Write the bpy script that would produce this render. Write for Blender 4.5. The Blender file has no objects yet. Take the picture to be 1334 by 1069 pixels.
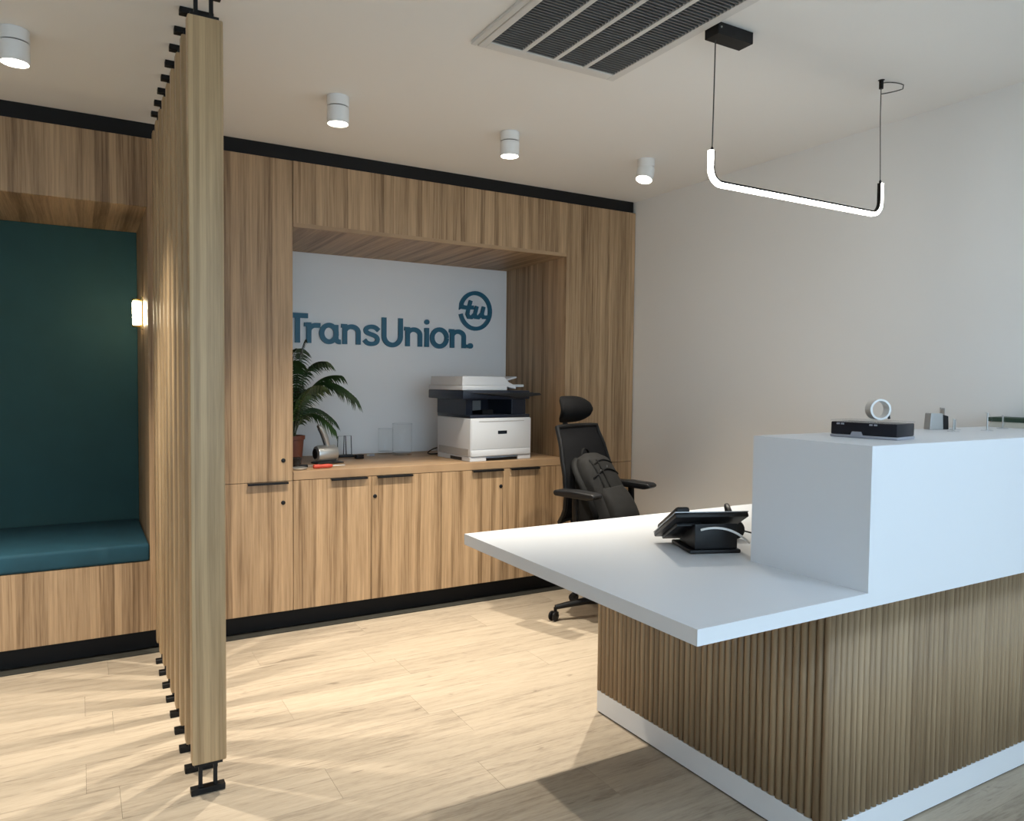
import bpy, bmesh, math, random
from mathutils import Vector, Matrix
PI = math.pi
SC = bpy.context.scene
COL = SC.collection

# ------------------------------------------------------------------ camera, world, exposure
cam_data = bpy.data.cameras.new('camera')
cam_data.sensor_fit = 'HORIZONTAL'; cam_data.sensor_width = 36.0
cam_data.lens = 975.2 / 1334 * 36.0
cam_data.clip_start = 0.05
cam = bpy.data.objects.new('camera', cam_data); COL.objects.link(cam)
cR = Vector((0.86614393, -0.49968207, 0.01060818)); cU = Vector((0.01112315, 0.0404919, 0.99911795)); cF = Vector((0.49967087, 0.86526195, -0.04062985))
cam.matrix_world = Matrix(((cR.x, cU.x, -cF.x, 0), (cR.y, cU.y, -cF.y, 0), (cR.z, cU.z, -cF.z, 1.37), (0, 0, 0, 1)))
SC.camera = cam

world = bpy.data.worlds.new('overcast_sky'); SC.world = world; world.use_nodes = True
bg = world.node_tree.nodes['Background']
bg.inputs[0].default_value = (0.62, 0.80, 1.0, 1); bg.inputs[1].default_value = 3.6

SC.view_settings.view_transform = 'Standard'
SC.view_settings.look = 'None'
SC.view_settings.gamma = 1.0
SC.view_settings.use_curve_mapping = False
SC.view_settings.exposure = 0.25
SC.cycles.transparent_max_bounces = 32
SPOT_W = 164.0
PANEL_L = 13.5
WARM = (1.0, 0.93, 0.80)

# ------------------------------------------------------------------ materials
MATS = {}
def newmat(name):
    m = bpy.data.materials.new(name); m.use_nodes = True
    nt = m.node_tree; b = nt.nodes['Principled BSDF']; MATS[name] = m
    return m, nt, b
def plain(name, col, rough=0.5, metal=0.0, spec=0.5, bump=0.0, bscale=200.0, coat=0.0, vary=0.0, vscale=6.0):
    m, nt, b = newmat(name)
    b.inputs['Base Color'].default_value = (*col, 1); b.inputs['Roughness'].default_value = rough
    b.inputs['Metallic'].default_value = metal; b.inputs['Specular IOR Level'].default_value = spec
    b.inputs['Coat Weight'].default_value = coat
    N = nt.nodes; L = nt.links
    tc = N.new('ShaderNodeTexCoord')
    if vary > 0:
        n = N.new('ShaderNodeTexNoise'); n.inputs['Scale'].default_value = vscale; n.inputs['Detail'].default_value = 4
        L.new(tc.outputs['Object'], n.inputs['Vector'])
        r = N.new('ShaderNodeValToRGB')
        r.color_ramp.elements[0].position = .3; r.color_ramp.elements[1].position = .7
        r.color_ramp.elements[0].color = (*[c * (1 - vary) for c in col], 1); r.color_ramp.elements[1].color = (*[min(1, c * (1 + vary)) for c in col], 1)
        L.new(n.outputs['Fac'], r.inputs['Fac']); L.new(r.outputs['Color'], b.inputs['Base Color'])
    if bump > 0:
        n = N.new('ShaderNodeTexNoise'); n.inputs['Scale'].default_value = bscale; n.inputs['Detail'].default_value = 3
        L.new(tc.outputs['Object'], n.inputs['Vector'])
        u = N.new('ShaderNodeBump'); u.inputs['Strength'].default_value = bump; u.inputs['Distance'].default_value = .002
        L.new(n.outputs['Fac'], u.inputs['Height']); L.new(u.outputs['Normal'], b.inputs['Normal'])
    return m
def math_node(nt, op, a=None, b=None):
    n = nt.nodes.new('ShaderNodeMath'); n.operation = op
    for i, v in enumerate((a, b)):
        if v is None: continue
        if isinstance(v, (int, float)): n.inputs[i].default_value = v
        else: nt.links.new(v, n.inputs[i])
    return n.outputs[0]
def laminate(name, across, along, light, dark, board=0.042, rough=0.45, contrast=1.0, space='world'):
    """wood decor: narrow staves of different tone side by side across one axis, fine grain running along the other"""
    m, nt, b = newmat(name); N = nt.nodes; L = nt.links
    if space == 'world': v = N.new('ShaderNodeNewGeometry').outputs['Position']
    else: v = N.new('ShaderNodeTexCoord').outputs['Object']
    s = N.new('ShaderNodeSeparateXYZ'); L.new(v, s.inputs[0])
    a = s.outputs['XYZ'.index(across)]; g = s.outputs['XYZ'.index(along)]
    if space != 'world':
        a = math_node(nt, 'ADD', a, math_node(nt, 'MULTIPLY', N.new('ShaderNodeObjectInfo').outputs['Random'], 37.0))
    cw = N.new('ShaderNodeCombineXYZ'); L.new(math_node(nt, 'MULTIPLY', a, 5.0), cw.inputs[0]); L.new(math_node(nt, 'MULTIPLY', g, 0.9), cw.inputs[1])
    wob = N.new('ShaderNodeTexNoise'); wob.inputs['Scale'].default_value = 1.0; wob.inputs['Detail'].default_value = 2; L.new(cw.outputs[0], wob.inputs['Vector'])
    aw = math_node(nt, 'ADD', a, math_node(nt, 'MULTIPLY', math_node(nt, 'SUBTRACT', wob.outputs['Fac'], 0.5), 0.022))
    vo = N.new('ShaderNodeTexVoronoi'); vo.voronoi_dimensions = '1D'; vo.inputs['Scale'].default_value = 1.0
    L.new(math_node(nt, 'MULTIPLY', aw, 1.0 / board), vo.inputs['W'])
    sep = N.new('ShaderNodeSeparateColor'); L.new(vo.outputs['Color'], sep.inputs[0])
    cg = N.new('ShaderNodeCombineXYZ'); L.new(math_node(nt, 'MULTIPLY', aw, 95.0), cg.inputs[0]); L.new(math_node(nt, 'MULTIPLY', g, 1.7), cg.inputs[1])
    gr = N.new('ShaderNodeTexNoise'); gr.inputs['Scale'].default_value = 1.0; gr.inputs['Detail'].default_value = 5; gr.inputs['Roughness'].default_value = .62; L.new(cg.outputs[0], gr.inputs['Vector'])
    cf = N.new('ShaderNodeCombineXYZ'); L.new(math_node(nt, 'MULTIPLY', aw, 420.0), cf.inputs[0]); L.new(math_node(nt, 'MULTIPLY', g, 9.0), cf.inputs[1])
    fi = N.new('ShaderNodeTexNoise'); fi.inputs['Scale'].default_value = 1.0; fi.inputs['Detail'].default_value = 2; L.new(cf.outputs[0], fi.inputs['Vector'])
    f = math_node(nt, 'ADD', math_node(nt, 'MULTIPLY', sep.outputs[0], 0.50 * contrast), math_node(nt, 'MULTIPLY', math_node(nt, 'SUBTRACT', gr.outputs['Fac'], 0.5), 1.35 * contrast))
    f = math_node(nt, 'ADD', f, math_node(nt, 'MULTIPLY', math_node(nt, 'SUBTRACT', fi.outputs['Fac'], 0.5), 0.45 * contrast))
    cl = N.new('ShaderNodeCombineXYZ'); L.new(math_node(nt, 'MULTIPLY', a, 26.0), cl.inputs[0]); L.new(math_node(nt, 'MULTIPLY', g, 1.1), cl.inputs[1])
    la = N.new('ShaderNodeTexNoise'); la.inputs['Scale'].default_value = 1.0; la.inputs['Detail'].default_value = 2; la.inputs['Distortion'].default_value = .6; L.new(cl.outputs[0], la.inputs['Vector'])
    f = math_node(nt, 'ADD', f, math_node(nt, 'MULTIPLY', math_node(nt, 'SUBTRACT', la.outputs['Fac'], 0.5), 0.8 * contrast))
    f = math_node(nt, 'ADD', f, 0.5 - 0.25 * contrast)
    r = N.new('ShaderNodeValToRGB'); e = r.color_ramp.elements
    e[0].position = 0.0; e[0].color = (*light, 1); e[1].position = 1.0; e[1].color = (*dark, 1)
    mid = r.color_ramp.elements.new(0.5); mid.color = (*[(p * .56 + q * .44) for p, q in zip(light, dark)], 1)
    L.new(f, r.inputs['Fac']); L.new(r.outputs['Color'], b.inputs['Base Color'])
    b.inputs['Roughness'].default_value = rough; b.inputs['Specular IOR Level'].default_value = .35
    u = N.new('ShaderNodeBump'); u.inputs['Strength'].default_value = .12; u.inputs['Distance'].default_value = .001
    L.new(fi.outputs['Fac'], u.inputs['Height']); L.new(u.outputs['Normal'], b.inputs['Normal'])
    return m
def emissive(name, col, strength):
    m, nt, b = newmat(name)
    b.inputs['Base Color'].default_value = (*col, 1); b.inputs['Emission Color'].default_value = (*col, 1); b.inputs['Emission Strength'].default_value = strength
    return m
def glassy(name, tint=(1, 1, 1), gloss=0.12, rough=0.02):
    m, nt, b = newmat(name); N = nt.nodes; L = nt.links
    N.remove(b); out = N['Material Output']
    t = N.new('ShaderNodeBsdfTransparent'); t.inputs[0].default_value = (*tint, 1)
    g = N.new('ShaderNodeBsdfGlossy'); g.inputs['Roughness'].default_value = rough
    fr = N.new('ShaderNodeLayerWeight'); fr.inputs['Blend'].default_value = 0.5
    fac = math_node(nt, 'ADD', math_node(nt, 'MULTIPLY', math_node(nt, 'POWER', fr.outputs['Facing'], 5.0), 0.5), gloss)
    mx = N.new('ShaderNodeMixShader'); L.new(fac, mx.inputs[0]); L.new(t.outputs[0], mx.inputs[1]); L.new(g.outputs[0], mx.inputs[2]); L.new(mx.outputs[0], out.inputs[0])
    return m

WL, WD = (0.52, 0.345, 0.195), (0.185, 0.108, 0.052)
laminate('wood_front', 'X', 'Z', WL, WD, board=.034, contrast=1.3)
laminate('wood_side', 'Y', 'Z', WL, WD, board=.034, contrast=1.3)
laminate('wood_soffit', 'X', 'Y', WL, WD, board=.034, contrast=1.3)
laminate('wood_counter', 'Y', 'X', WL, (0.24, 0.145, 0.08), board=0.09, contrast=.8)
laminate('wood_slat', 'X', 'Z', (0.59, 0.415, 0.235), (0.30, 0.20, 0.105), board=0.02, contrast=.9, space='object')
laminate('wood_batten', 'X', 'Z', (0.42, 0.30, 0.18), (0.20, 0.13, 0.073), board=0.03, contrast=.85, space='object')
plain('wall_paint', (0.83, 0.82, 0.80), .75, bump=.05, bscale=300)
plain('ceiling_paint', (0.86, 0.85, 0.83), .85, bump=.04, bscale=300)
plain('niche_white', (0.86, 0.86, 0.86), .6, bump=.03)
plain('black_trim', (0.006, 0.0055, 0.0055), .6, spec=.3)
plain('black_plinth', (0.006, 0.005, 0.0045), .6, spec=.25)
plain('black_metal', (0.004, 0.004, 0.0045), .5, spec=.3)
plain('black_plastic', (0.006, 0.006, 0.007), .45, spec=.35, bump=.05)
plain('carcass_dark', (0.05, 0.035, 0.022), .8)
plain('desk_white', (0.72, 0.735, 0.76), .38, spec=.45)
plain('plinth_white', (0.72, 0.73, 0.75), .3)
plain('lamp_white', (0.82, 0.81, 0.79), .45)
plain('grille_white', (0.70, 0.69, 0.67), .5)
plain('grille_dark', (0.012, 0.012, 0.012), .8)
plain('grille_grey', (0.15, 0.15, 0.15), .5)
plain('teal_panel', (0.016, 0.066, 0.068), .75, bump=.25, bscale=500, vary=.06)
plain('teal_fabric', (0.007, 0.058, 0.088), .8, bump=.5, bscale=420, vary=.10, vscale=9)
plain('sign_blue', (0.008, 0.115, 0.195), .45)
plain('printer_white', (0.62, 0.63, 0.65), .4)
plain('printer_grey', (0.40, 0.38, 0.36), .45)
plain('printer_navy', (0.008, 0.012, 0.025), .35)
plain('printer_black', (0.004, 0.004, 0.005), .4)
plain('chair_mesh', (0.004, 0.004, 0.005), .85, spec=.2, bump=.6, bscale=900)
plain('chair_frame', (0.0035, 0.0035, 0.004), .5, spec=.3)
plain('chair_fabric', (0.004, 0.004, 0.0045), .9, spec=.15, bump=.5, bscale=700)
plain('bag_fabric', (0.012, 0.0115, 0.011), .8, spec=.25, bump=.6, bscale=500, vary=.2, vscale=20)
plain('bag_strap', (0.004, 0.004, 0.004), .7, spec=.2)
plain('zip_metal', (0.25, 0.25, 0.26), .35, metal=.8)
plain('steel', (0.60, 0.60, 0.58), .38, metal=.75)
plain('dark_steel', (0.06, 0.06, 0.06), .35, metal=.8)
plain('brass', (0.55, 0.38, 0.13), .3, metal=1.0)
plain('terracotta', (0.13, 0.035, 0.016), .6, vary=.15)
plain('soil', (0.02, 0.013, 0.008), .95)
plain('palm_leaf', (0.022, 0.050, 0.014), .35, vary=.5, vscale=14)
plain('palm_leaf_young', (0.20, 0.27, 0.05), .45, vary=.2, vscale=14)
plain('palm_stem', (0.05, 0.055, 0.022), .6, vary=.3, vscale=20)
plain('tool_red', (0.55, 0.065, 0.035), .4)
plain('case_navy', (0.005, 0.0055, 0.011), .4, spec=.3)
plain('case_grey', (0.33, 0.33, 0.37), .3)
plain('phone_silver', (0.45, 0.46, 0.48), .3, metal=.5)
plain('screen_dark', (0.012, 0.015, 0.02), .12)
plain('tape_white', (0.75, 0.75, 0.73), .3)
plain('frame_silver', (0.45, 0.45, 0.44), .3, metal=.4)
plain('book_green', (0.020, 0.050, 0.030), .5)
plain('paper_cream', (0.55, 0.53, 0.45), .7)
plain('pavement_grey', (0.35, 0.35, 0.34), .9, bump=.2)
plain('window_alu', (0.10, 0.10, 0.105), .4, metal=.6)
plain('cable_grey', (0.06, 0.06, 0.055), .5)
glassy('clear_glass', (0.993, 0.995, 0.995), .012)
glassy('acrylic', (0.95, 0.96, 0.97), .04)
glassy('window_glass', (0.97, 0.99, 0.98), .04)
emissive('lamp_lens', (1.0, 0.93, 0.80), 14.0)
emissive('led_tube', (1.0, 0.97, 0.88), 14.0)
emissive('panel_glow', (0.60, 0.79, 1.0), PANEL_L)
emissive('sconce_glow', (1.0, 0.88, 0.62), 40.0)

def floor_material():
    m, nt, b = newmat('oak_plank'); N = nt.nodes; L = nt.links
    tc = N.new('ShaderNodeTexCoord'); oi = N.new('ShaderNodeObjectInfo')
    s = N.new('ShaderNodeSeparateXYZ'); L.new(tc.outputs['Object'], s.inputs[0])
    x = math_node(nt, 'ADD', s.outputs[0], math_node(nt, 'MULTIPLY', oi.outputs['Random'], 53.0)); y = s.outputs[1]
    def noise(sx, sy, det, rough=.6, dist=0.0):
        c = N.new('ShaderNodeCombineXYZ'); L.new(math_node(nt, 'MULTIPLY', x, sx), c.inputs[0]); L.new(math_node(nt, 'MULTIPLY', y, sy), c.inputs[1]); L.new(math_node(nt, 'MULTIPLY', oi.outputs['Random'], 19.0), c.inputs[2])
        n = N.new('ShaderNodeTexNoise'); n.inputs['Scale'].default_value = 1.0; n.inputs['Detail'].default_value = det; n.inputs['Roughness'].default_value = rough; n.inputs['Distortion'].default_value = dist
        L.new(c.outputs[0], n.inputs['Vector']); return n.outputs['Fac']
    a = noise(3.0, 34.0, 6, .66, .5); f = noise(22.0, 210.0, 3); k = noise(5.0, 26.0, 2, .5, 1.2)
    v = math_node(nt, 'ADD', math_node(nt, 'MULTIPLY', math_node(nt, 'SUBTRACT', a, .5), 1.5), math_node(nt, 'MULTIPLY', math_node(nt, 'SUBTRACT', f, .5), .75))
    v = math_node(nt, 'ADD', v, math_node(nt, 'MULTIPLY', math_node(nt, 'SUBTRACT', oi.outputs['Random'], .5), .22))
    knot = math_node(nt, 'MULTIPLY', math_node(nt, 'MAXIMUM', math_node(nt, 'SUBTRACT', k, .66), 0.0), 4.0)
    v = math_node(nt, 'ADD', math_node(nt, 'ADD', v, knot), .45)
    r = N.new('ShaderNodeValToRGB'); e = r.color_ramp.elements
    e[0].position = .0; e[0].color = (0.50, 0.415, 0.315, 1); e[1].position = 1.0; e[1].color = (0.215, 0.17, 0.125, 1)
    q = e.new(.5); q.color = (0.41, 0.335, 0.25, 1)
    L.new(v, r.inputs['Fac']); L.new(r.outputs['Color'], b.inputs['Base Color'])
    b.inputs['Roughness'].default_value = .5; b.inputs['Specular IOR Level'].default_value = .3
    u = N.new('ShaderNodeBump'); u.inputs['Strength'].default_value = .15; u.inputs['Distance'].default_value = .001
    L.new(f, u.inputs['Height']); L.new(u.outputs['Normal'], b.inputs['Normal'])
floor_material()

# ------------------------------------------------------------------ mesh helpers
def box(bm, x0, x1, y0, y1, z0, z1, bev=0.0, seg=2):
    vs = [bm.verts.new(p) for p in ((x0,y0,z0),(x1,y0,z0),(x1,y1,z0),(x0,y1,z0),(x0,y0,z1),(x1,y0,z1),(x1,y1,z1),(x0,y1,z1))]
    fs = [bm.faces.new([vs[i] for i in q]) for q in ((0,3,2,1),(4,5,6,7),(0,1,5,4),(1,2,6,5),(2,3,7,6),(3,0,4,7))]
    if bev > 0:
        es = list({e for f in fs for e in f.edges})
        bmesh.ops.bevel(bm, geom=es, offset=bev, segments=seg, profile=.5, affect='EDGES')
    return vs
def prism(bm, pts, axis, a0, a1, bev=0.0, seg=2):
    """closed outline (2D) extruded along an axis; pts are the other two coordinates in order"""
    def P(u, v, w):
        return {'X': (w, u, v), 'Y': (u, w, v), 'Z': (u, v, w)}[axis]
    A = [bm.verts.new(P(u, v, a0)) for u, v in pts]; B = [bm.verts.new(P(u, v, a1)) for u, v in pts]
    fs = [bm.faces.new(A), bm.faces.new(B[::-1])]
    n = len(pts)
    for i in range(n): fs.append(bm.faces.new((A[i], B[i], B[(i+1) % n], A[(i+1) % n])))
    bmesh.ops.recalc_face_normals(bm, faces=fs)
    if bev > 0:
        es = list({e for f in fs for e in f.edges}); bmesh.ops.bevel(bm, geom=es, offset=bev, segments=seg, profile=.5, affect='EDGES')
def lathe(bm, prof, n=24, c=(0, 0, 0), axis='Z'):
    rings = []
    for r, z in prof:
        ring = []
        for i in range(n):
            a = 2 * PI * i / n; p = (r * math.cos(a), r * math.sin(a), z)
            if axis == 'X': p = (p[2], p[0], p[1])
            if axis == 'Y': p = (p[0], p[2], p[1])
            ring.append(bm.verts.new((p[0] + c[0], p[1] + c[1], p[2] + c[2])))
        rings.append(ring)
    fs = []
    for A, B in zip(rings, rings[1:]):
        for i in range(n): fs.append(bm.faces.new((A[i], A[(i+1) % n], B[(i+1) % n], B[i])))
    fs.append(bm.faces.new(rings[0][::-1])); fs.append(bm.faces.new(rings[-1]))
    bmesh.ops.recalc_face_normals(bm, faces=fs)
def tube(bm, pts, r, n=8, closed=False, flat=1.0):
    pts = [Vector(p) for p in pts]; rings = []; k = len(pts)
    prev = None
    for i, p in enumerate(pts):
        if closed: t = pts[(i+1) % k] - pts[i-1]
        else: t = pts[min(i+1, k-1)] - pts[max(i-1, 0)]
        t.normalize()
        ref = prev if prev is not None else (Vector((0, 0, 1)) if abs(t.z) < .9 else Vector((1, 0, 0)))
        u = (ref - t * ref.dot(t)); u.normalize(); w = t.cross(u); prev = u
        rr = r[i] if isinstance(r, (list, tuple)) else r
        rings.append([bm.verts.new(p + u * (rr * flat * math.sin(2*PI*j/n)) + w * (rr * math.cos(2*PI*j/n))) for j in range(n)])
    fs = []
    pairs = list(zip(rings, rings[1:])) + ([(rings[-1], rings[0])] if closed else [])
    for A, B in pairs:
        for j in range(n): fs.append(bm.faces.new((A[j], A[(j+1) % n], B[(j+1) % n], B[j])))
    if not closed: fs.append(bm.faces.new(rings[0][::-1])); fs.append(bm.faces.new(rings[-1]))
    bmesh.ops.recalc_face_normals(bm, faces=fs)
def ribbon(bm, pts, w, d):
    """flat-faced stroke in the XZ plane: width w, depth d towards -Y (front face at y=-d)"""
    pts = [Vector((p[0], p[1])) for p in pts]; k = len(pts); Ls = []; Rs = []
    for i, p in enumerate(pts):
        t0 = (pts[i] - pts[i-1]).normalized() if i > 0 else (pts[1] - pts[0]).normalized()
        t1 = (pts[i+1] - pts[i]).normalized() if i < k-1 else t0
        n0 = Vector((-t0.y, t0.x)); n1 = Vector((-t1.y, t1.x)); n = (n0 + n1).normalized(); s = 1 / max(.5, n.dot(n0))
        Ls.append(p + n * (w/2*s)); Rs.append(p - n * (w/2*s))
    V = lambda q, y: bm.verts.new((q.x, y, q.y))
    q = [(V(a, -d), V(b, -d), V(b, 0), V(a, 0)) for a, b in zip(Ls, Rs)]
    fs = []
    for A, B in zip(q, q[1:]):
        for j in range(4): fs.append(bm.faces.new((A[j], A[(j+1) % 4], B[(j+1) % 4], B[j])))
    fs.append(bm.faces.new(q[0][::-1])); fs.append(bm.faces.new(q[-1])); bmesh.ops.recalc_face_normals(bm, faces=fs)
def arc(cx, cz, rx, rz, a0, a1, n=14):
    return [(cx + rx * math.cos(math.radians(a0 + (a1-a0)*i/n)), cz + rz * math.sin(math.radians(a0 + (a1-a0)*i/n))) for i in range(n+1)]
def bez(P, n=12):
    P = [Vector(p) for p in P]; out = []
    for i in range(n+1):
        t = i / n; Q = P[:]
        while len(Q) > 1: Q = [a.lerp(b, t) for a, b in zip(Q, Q[1:])]
        out.append(Q[0])
    return out
def obj(name, bm, mat, parent=None, smooth=False, loc=None, rot=None):
    me = bpy.data.meshes.new(name); bm.to_mesh(me); bm.free(); me.materials.append(MATS[mat])
    if smooth:
        for p in me.polygons: p.use_smooth = True
        try: me.set_sharp_from_angle(angle=math.radians(38))
        except Exception: pass
    o = bpy.data.objects.new(name, me); COL.objects.link(o); o.parent = parent
    if loc: o.location = loc
    if rot: o.rotation_euler = rot
    return o
def B(): return bmesh.new()
def boxo(name, mat, parent, *a, bev=0.0, seg=2, smooth=False, **k):
    bm = B(); box(bm, *a, bev=bev, seg=seg); return obj(name, bm, mat, parent, smooth=smooth, **k)
def thing(name, label, cat, loc=(0, 0, 0), rz=0.0, group=None):
    o = bpy.data.objects.new(name, None); COL.objects.link(o); o.empty_display_size = .1
    o.location = loc; o.rotation_euler = (0, 0, rz); return tag(o, label, cat, group)
def tag(o, label, cat, group=None):
    o['label'] = label; o['category'] = cat
    if group: o['group'] = group
    return o
def struct(o, label=None):
    o['kind'] = 'structure'
    if label: o['label'] = label
    return o
def share(src, parent, loc, rz=None):
    c = src.copy(); COL.objects.link(c); c.parent = parent; c.location = loc
    if rz is not None: c.rotation_euler = (0, 0, rz)
    return c

# ------------------------------------------------------------------ room dimensions (metres)
CZ = 2.596; YC = 4.068; YN = 4.856; XW = 3.316; XL = -2.3; YF = -2.6
ZB = 0.109; ZCB = 0.817; ZCT = 0.864; ZTB = 2.52; XN0 = 0.991; XN1 = 2.745; ZNT = 2.173; XT0 = 0.550; XA = 0.291; ZA = 2.19

# ------------------------------------------------------------------ setting
fl = struct(boxo('floor', 'carcass_dark', None, XL, XW, YF, YN, -0.06, -0.013), 'pale oak plank floor of the reception room')
rnd = random.Random(7)
PW, PL = 0.215, 1.22
planks = {}
def plank_mesh(length):
    k = round(length, 3)
    if k not in planks:
        bm = B(); box(bm, .0004, length - .0004, .0004, PW - .0004, -.012, 0); me = bpy.data.meshes.new('plank'); bm.to_mesh(me); bm.free(); me.materials.append(MATS['oak_plank']); planks[k] = me
    return planks[k]
row = 0
y = 3.200 + 4 * PW
while y > YF - 0.001:
    y0 = y - PW
    if y0 < YF: break
    off = {0: .73, 1: 1.224, 2: .10}.get((row + 2) % 3, .5) if row < 9 else .725 + (row * .497) % PL
    cuts = [off + k * PL for k in range(-4, 4)]
    xs = [XL] + [round(c, 3) for c in cuts if XL + .05 < c < XW - .05] + [XW]
    for a, b_ in zip(xs, xs[1:]):
        o = bpy.data.objects.new('plank', plank_mesh(b_ - a)); COL.objects.link(o); o.parent = fl; o.location = (a, y0, 0)
    y = y0; row += 1
struct(boxo('ceiling', 'ceiling_paint', None, XL, XW, YF, YN + .1, CZ, CZ + .1), 'plain off-white plaster ceiling')
struct(boxo('wall_right', 'wall_paint', None, XW, XW + .12, YF, YN + .1, -.06, CZ + .1), 'plain off-white painted side wall')
struct(boxo('wall_left', 'wall_paint', None, XL - .12, XL, YF, YN + .1, -.06, CZ + .1), 'painted wall on the far left side')
struct(boxo('wall_back', 'niche_white', None, XL, XW, YN, YN + .1, -.06, CZ), 'white painted back wall inside the cabinet niche')
bm = B(); box(bm, XL, XW, YF - .1, YF, CZ - .12, CZ + .1); box(bm, XL, XW, YF - .1, YF, -.06, .06); struct(obj('wall_front', bm, 'wall_paint'), 'wall around the street-side glazing')
win = bpy.data.objects.new('window_1', None); COL.objects.link(win); struct(win, 'full-height street glazing in dark metal frames')
nwin = 4; ww = (XW - XL) / nwin
for i in range(nwin):
    x0 = XL + i * ww; bm = B()
    box(bm, x0, x0 + .03, YF - .08, YF - .02, .06, CZ - .12); box(bm, x0 + ww - .03, x0 + ww, YF - .08, YF - .02, .06, CZ - .12)
    box(bm, x0 + .03, x0 + ww - .03, YF - .08, YF - .02, .06, .10); box(bm, x0 + .03, x0 + ww - .03, YF - .08, YF - .02, CZ - .16, CZ - .12)
    fr = obj('window_frame', bm, 'window_alu', win)
    boxo('pane', 'window_glass', fr, x0 + .03, x0 + ww - .03, YF - .055, YF - .047, .10, CZ - .16)
struct(boxo('pavement', 'pavement_grey', None, -9, 9, -14, YF - .1, -.16, -.06), 'grey pavement outside the glazing')
struct(boxo('trim_1', 'black_trim', None, XL, XW - .012, YC + .018, YN, ZTB + .001, CZ), 'black shadow band between cabinets and ceiling')
struct(boxo('baseboard_back', 'black_plinth', None, XL, XW, YC + .062, YN, 0, ZB - .001), 'black recessed plinth under the cabinets')

plain('strip_shade', (0.035, 0.033, 0.026), .6)  # dark tone standing in for shade at the plinth foot
struct(boxo('shade_strip', 'strip_shade', None, XL, XW, YC - .022, YC + .0615, 0.0005, .006), 'floor shadow in front of the plinth, laid as a dark strip')  # thin slab imitating the shadow on the floor before the plinth
# ------------------------------------------------------------------ cabinets along the back wall
DT = 0.019
def door(parent, x0, x1, z0, z1, handle=None, lock=None):
    g = .0015
    d = boxo('door', 'wood_front', parent, x0 + g, x1 - g, YC, YC + DT, z0 + g, z1 - g, bev=.0008, seg=1)
    if handle:
        bm = B(); a, b_ = handle; zt = z1 - .002
        box(bm, a, b_, YC - .020, YC + .010, zt - .004, zt, bev=.0006, seg=1); box(bm, a, b_, YC - .020, YC - .017, zt - .011, zt - .004)
        obj('handle', bm, 'black_metal', d)
    if lock:
        bm = B(); lathe(bm, [(.0115, YC), (.0115, YC - .003), (.0095, YC - .0045)], 20, (lock[0], 0, lock[1]), 'Y'); box(bm, lock[0] - .001, lock[0] + .001, YC - .0055, YC - .004, lock[1] - .004, lock[1] + .004)
        obj('lock', bm, 'black_plastic', d, smooth=True)
    return d
tl = thing('tall_cabinet', 'tall wood-grain cupboard with two stacked doors beside the slatted screen', 'cabinet')
boxo('body', 'carcass_dark', tl, XT0, XN0 - .0005, YC + DT, YN - .001, ZB, ZTB)
door(tl, XT0, XN0, ZCB - .002, ZTB, None, (.939, .927))
door(tl, XT0, XN0, ZB, ZCB - .002, (.753, .963), (.938, .700))
tr = thing('tall_cabinet', 'tall wood-grain cupboard in the corner against the white wall', 'cabinet')
boxo('body', 'wood_side', tr, XN1 + .0005, XW - .002, YC + DT, YN - .001, ZB, ZTB)
door(tr, XN1, XW - .004, ZCB, ZTB); door(tr, XN1, XW - .004, ZB, ZCB)
ua = thing('base_cabinet', 'low two-door wood cupboard under the plant end of the niche', 'cabinet', group='low cupboards under the niche')
boxo('body', 'carcass_dark', ua, XN0 + .0005, 1.866, YC + DT, YN - .001, ZB, ZCB - .001)
door(ua, XN0, 1.432, ZB, ZCB, (1.195, 1.404)); door(ua, 1.432, 1.866, ZB, ZCB, (1.463, 1.679), (1.452, .700))
ub = thing('base_cabinet', 'low two-door wood cupboard under the printer', 'cabinet', group='low cupboards under the niche')
boxo('body', 'carcass_dark', ub, 1.8665, XN1 - .0005, YC + DT, YN - .001, ZB, ZCB - .001)
door(ub, 1.866, 2.289, ZB, ZCB, (2.072, 2.287), (2.274, .706)); door(ub, 2.289, XN1, ZB, ZCB, (2.34, 2.553))
tag(boxo('worktop', 'wood_counter', None, XN0 + .001, XN1 - .0005, YC - .002, YN - .001, ZCB + .001, ZCT, bev=.001, seg=1), 'wood-grain worktop running along the bottom of the white niche', 'worktop')
oh = thing('overhead_panel', 'wood-grain bulkhead above the white niche', 'panel')
boxo('fascia', 'wood_front', oh, XN0 + .002, XN1 - .0002, YC, YC + DT, ZNT + .022, ZTB - .001)
boxo('edge_band', 'wood_counter', oh, XN0 + .002, XN1 - .0002, YC - .001, YC + DT, ZNT, ZNT + .0215)
boxo('soffit', 'wood_soffit', oh, XN0 + .001, XN1, YC + DT, YN - .001, ZNT, ZNT + .03)
boxo('filler', 'carcass_dark', oh, XN0 + .002, XN1, YC + DT, YN - .001, ZNT + .031, ZTB - .001)

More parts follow.
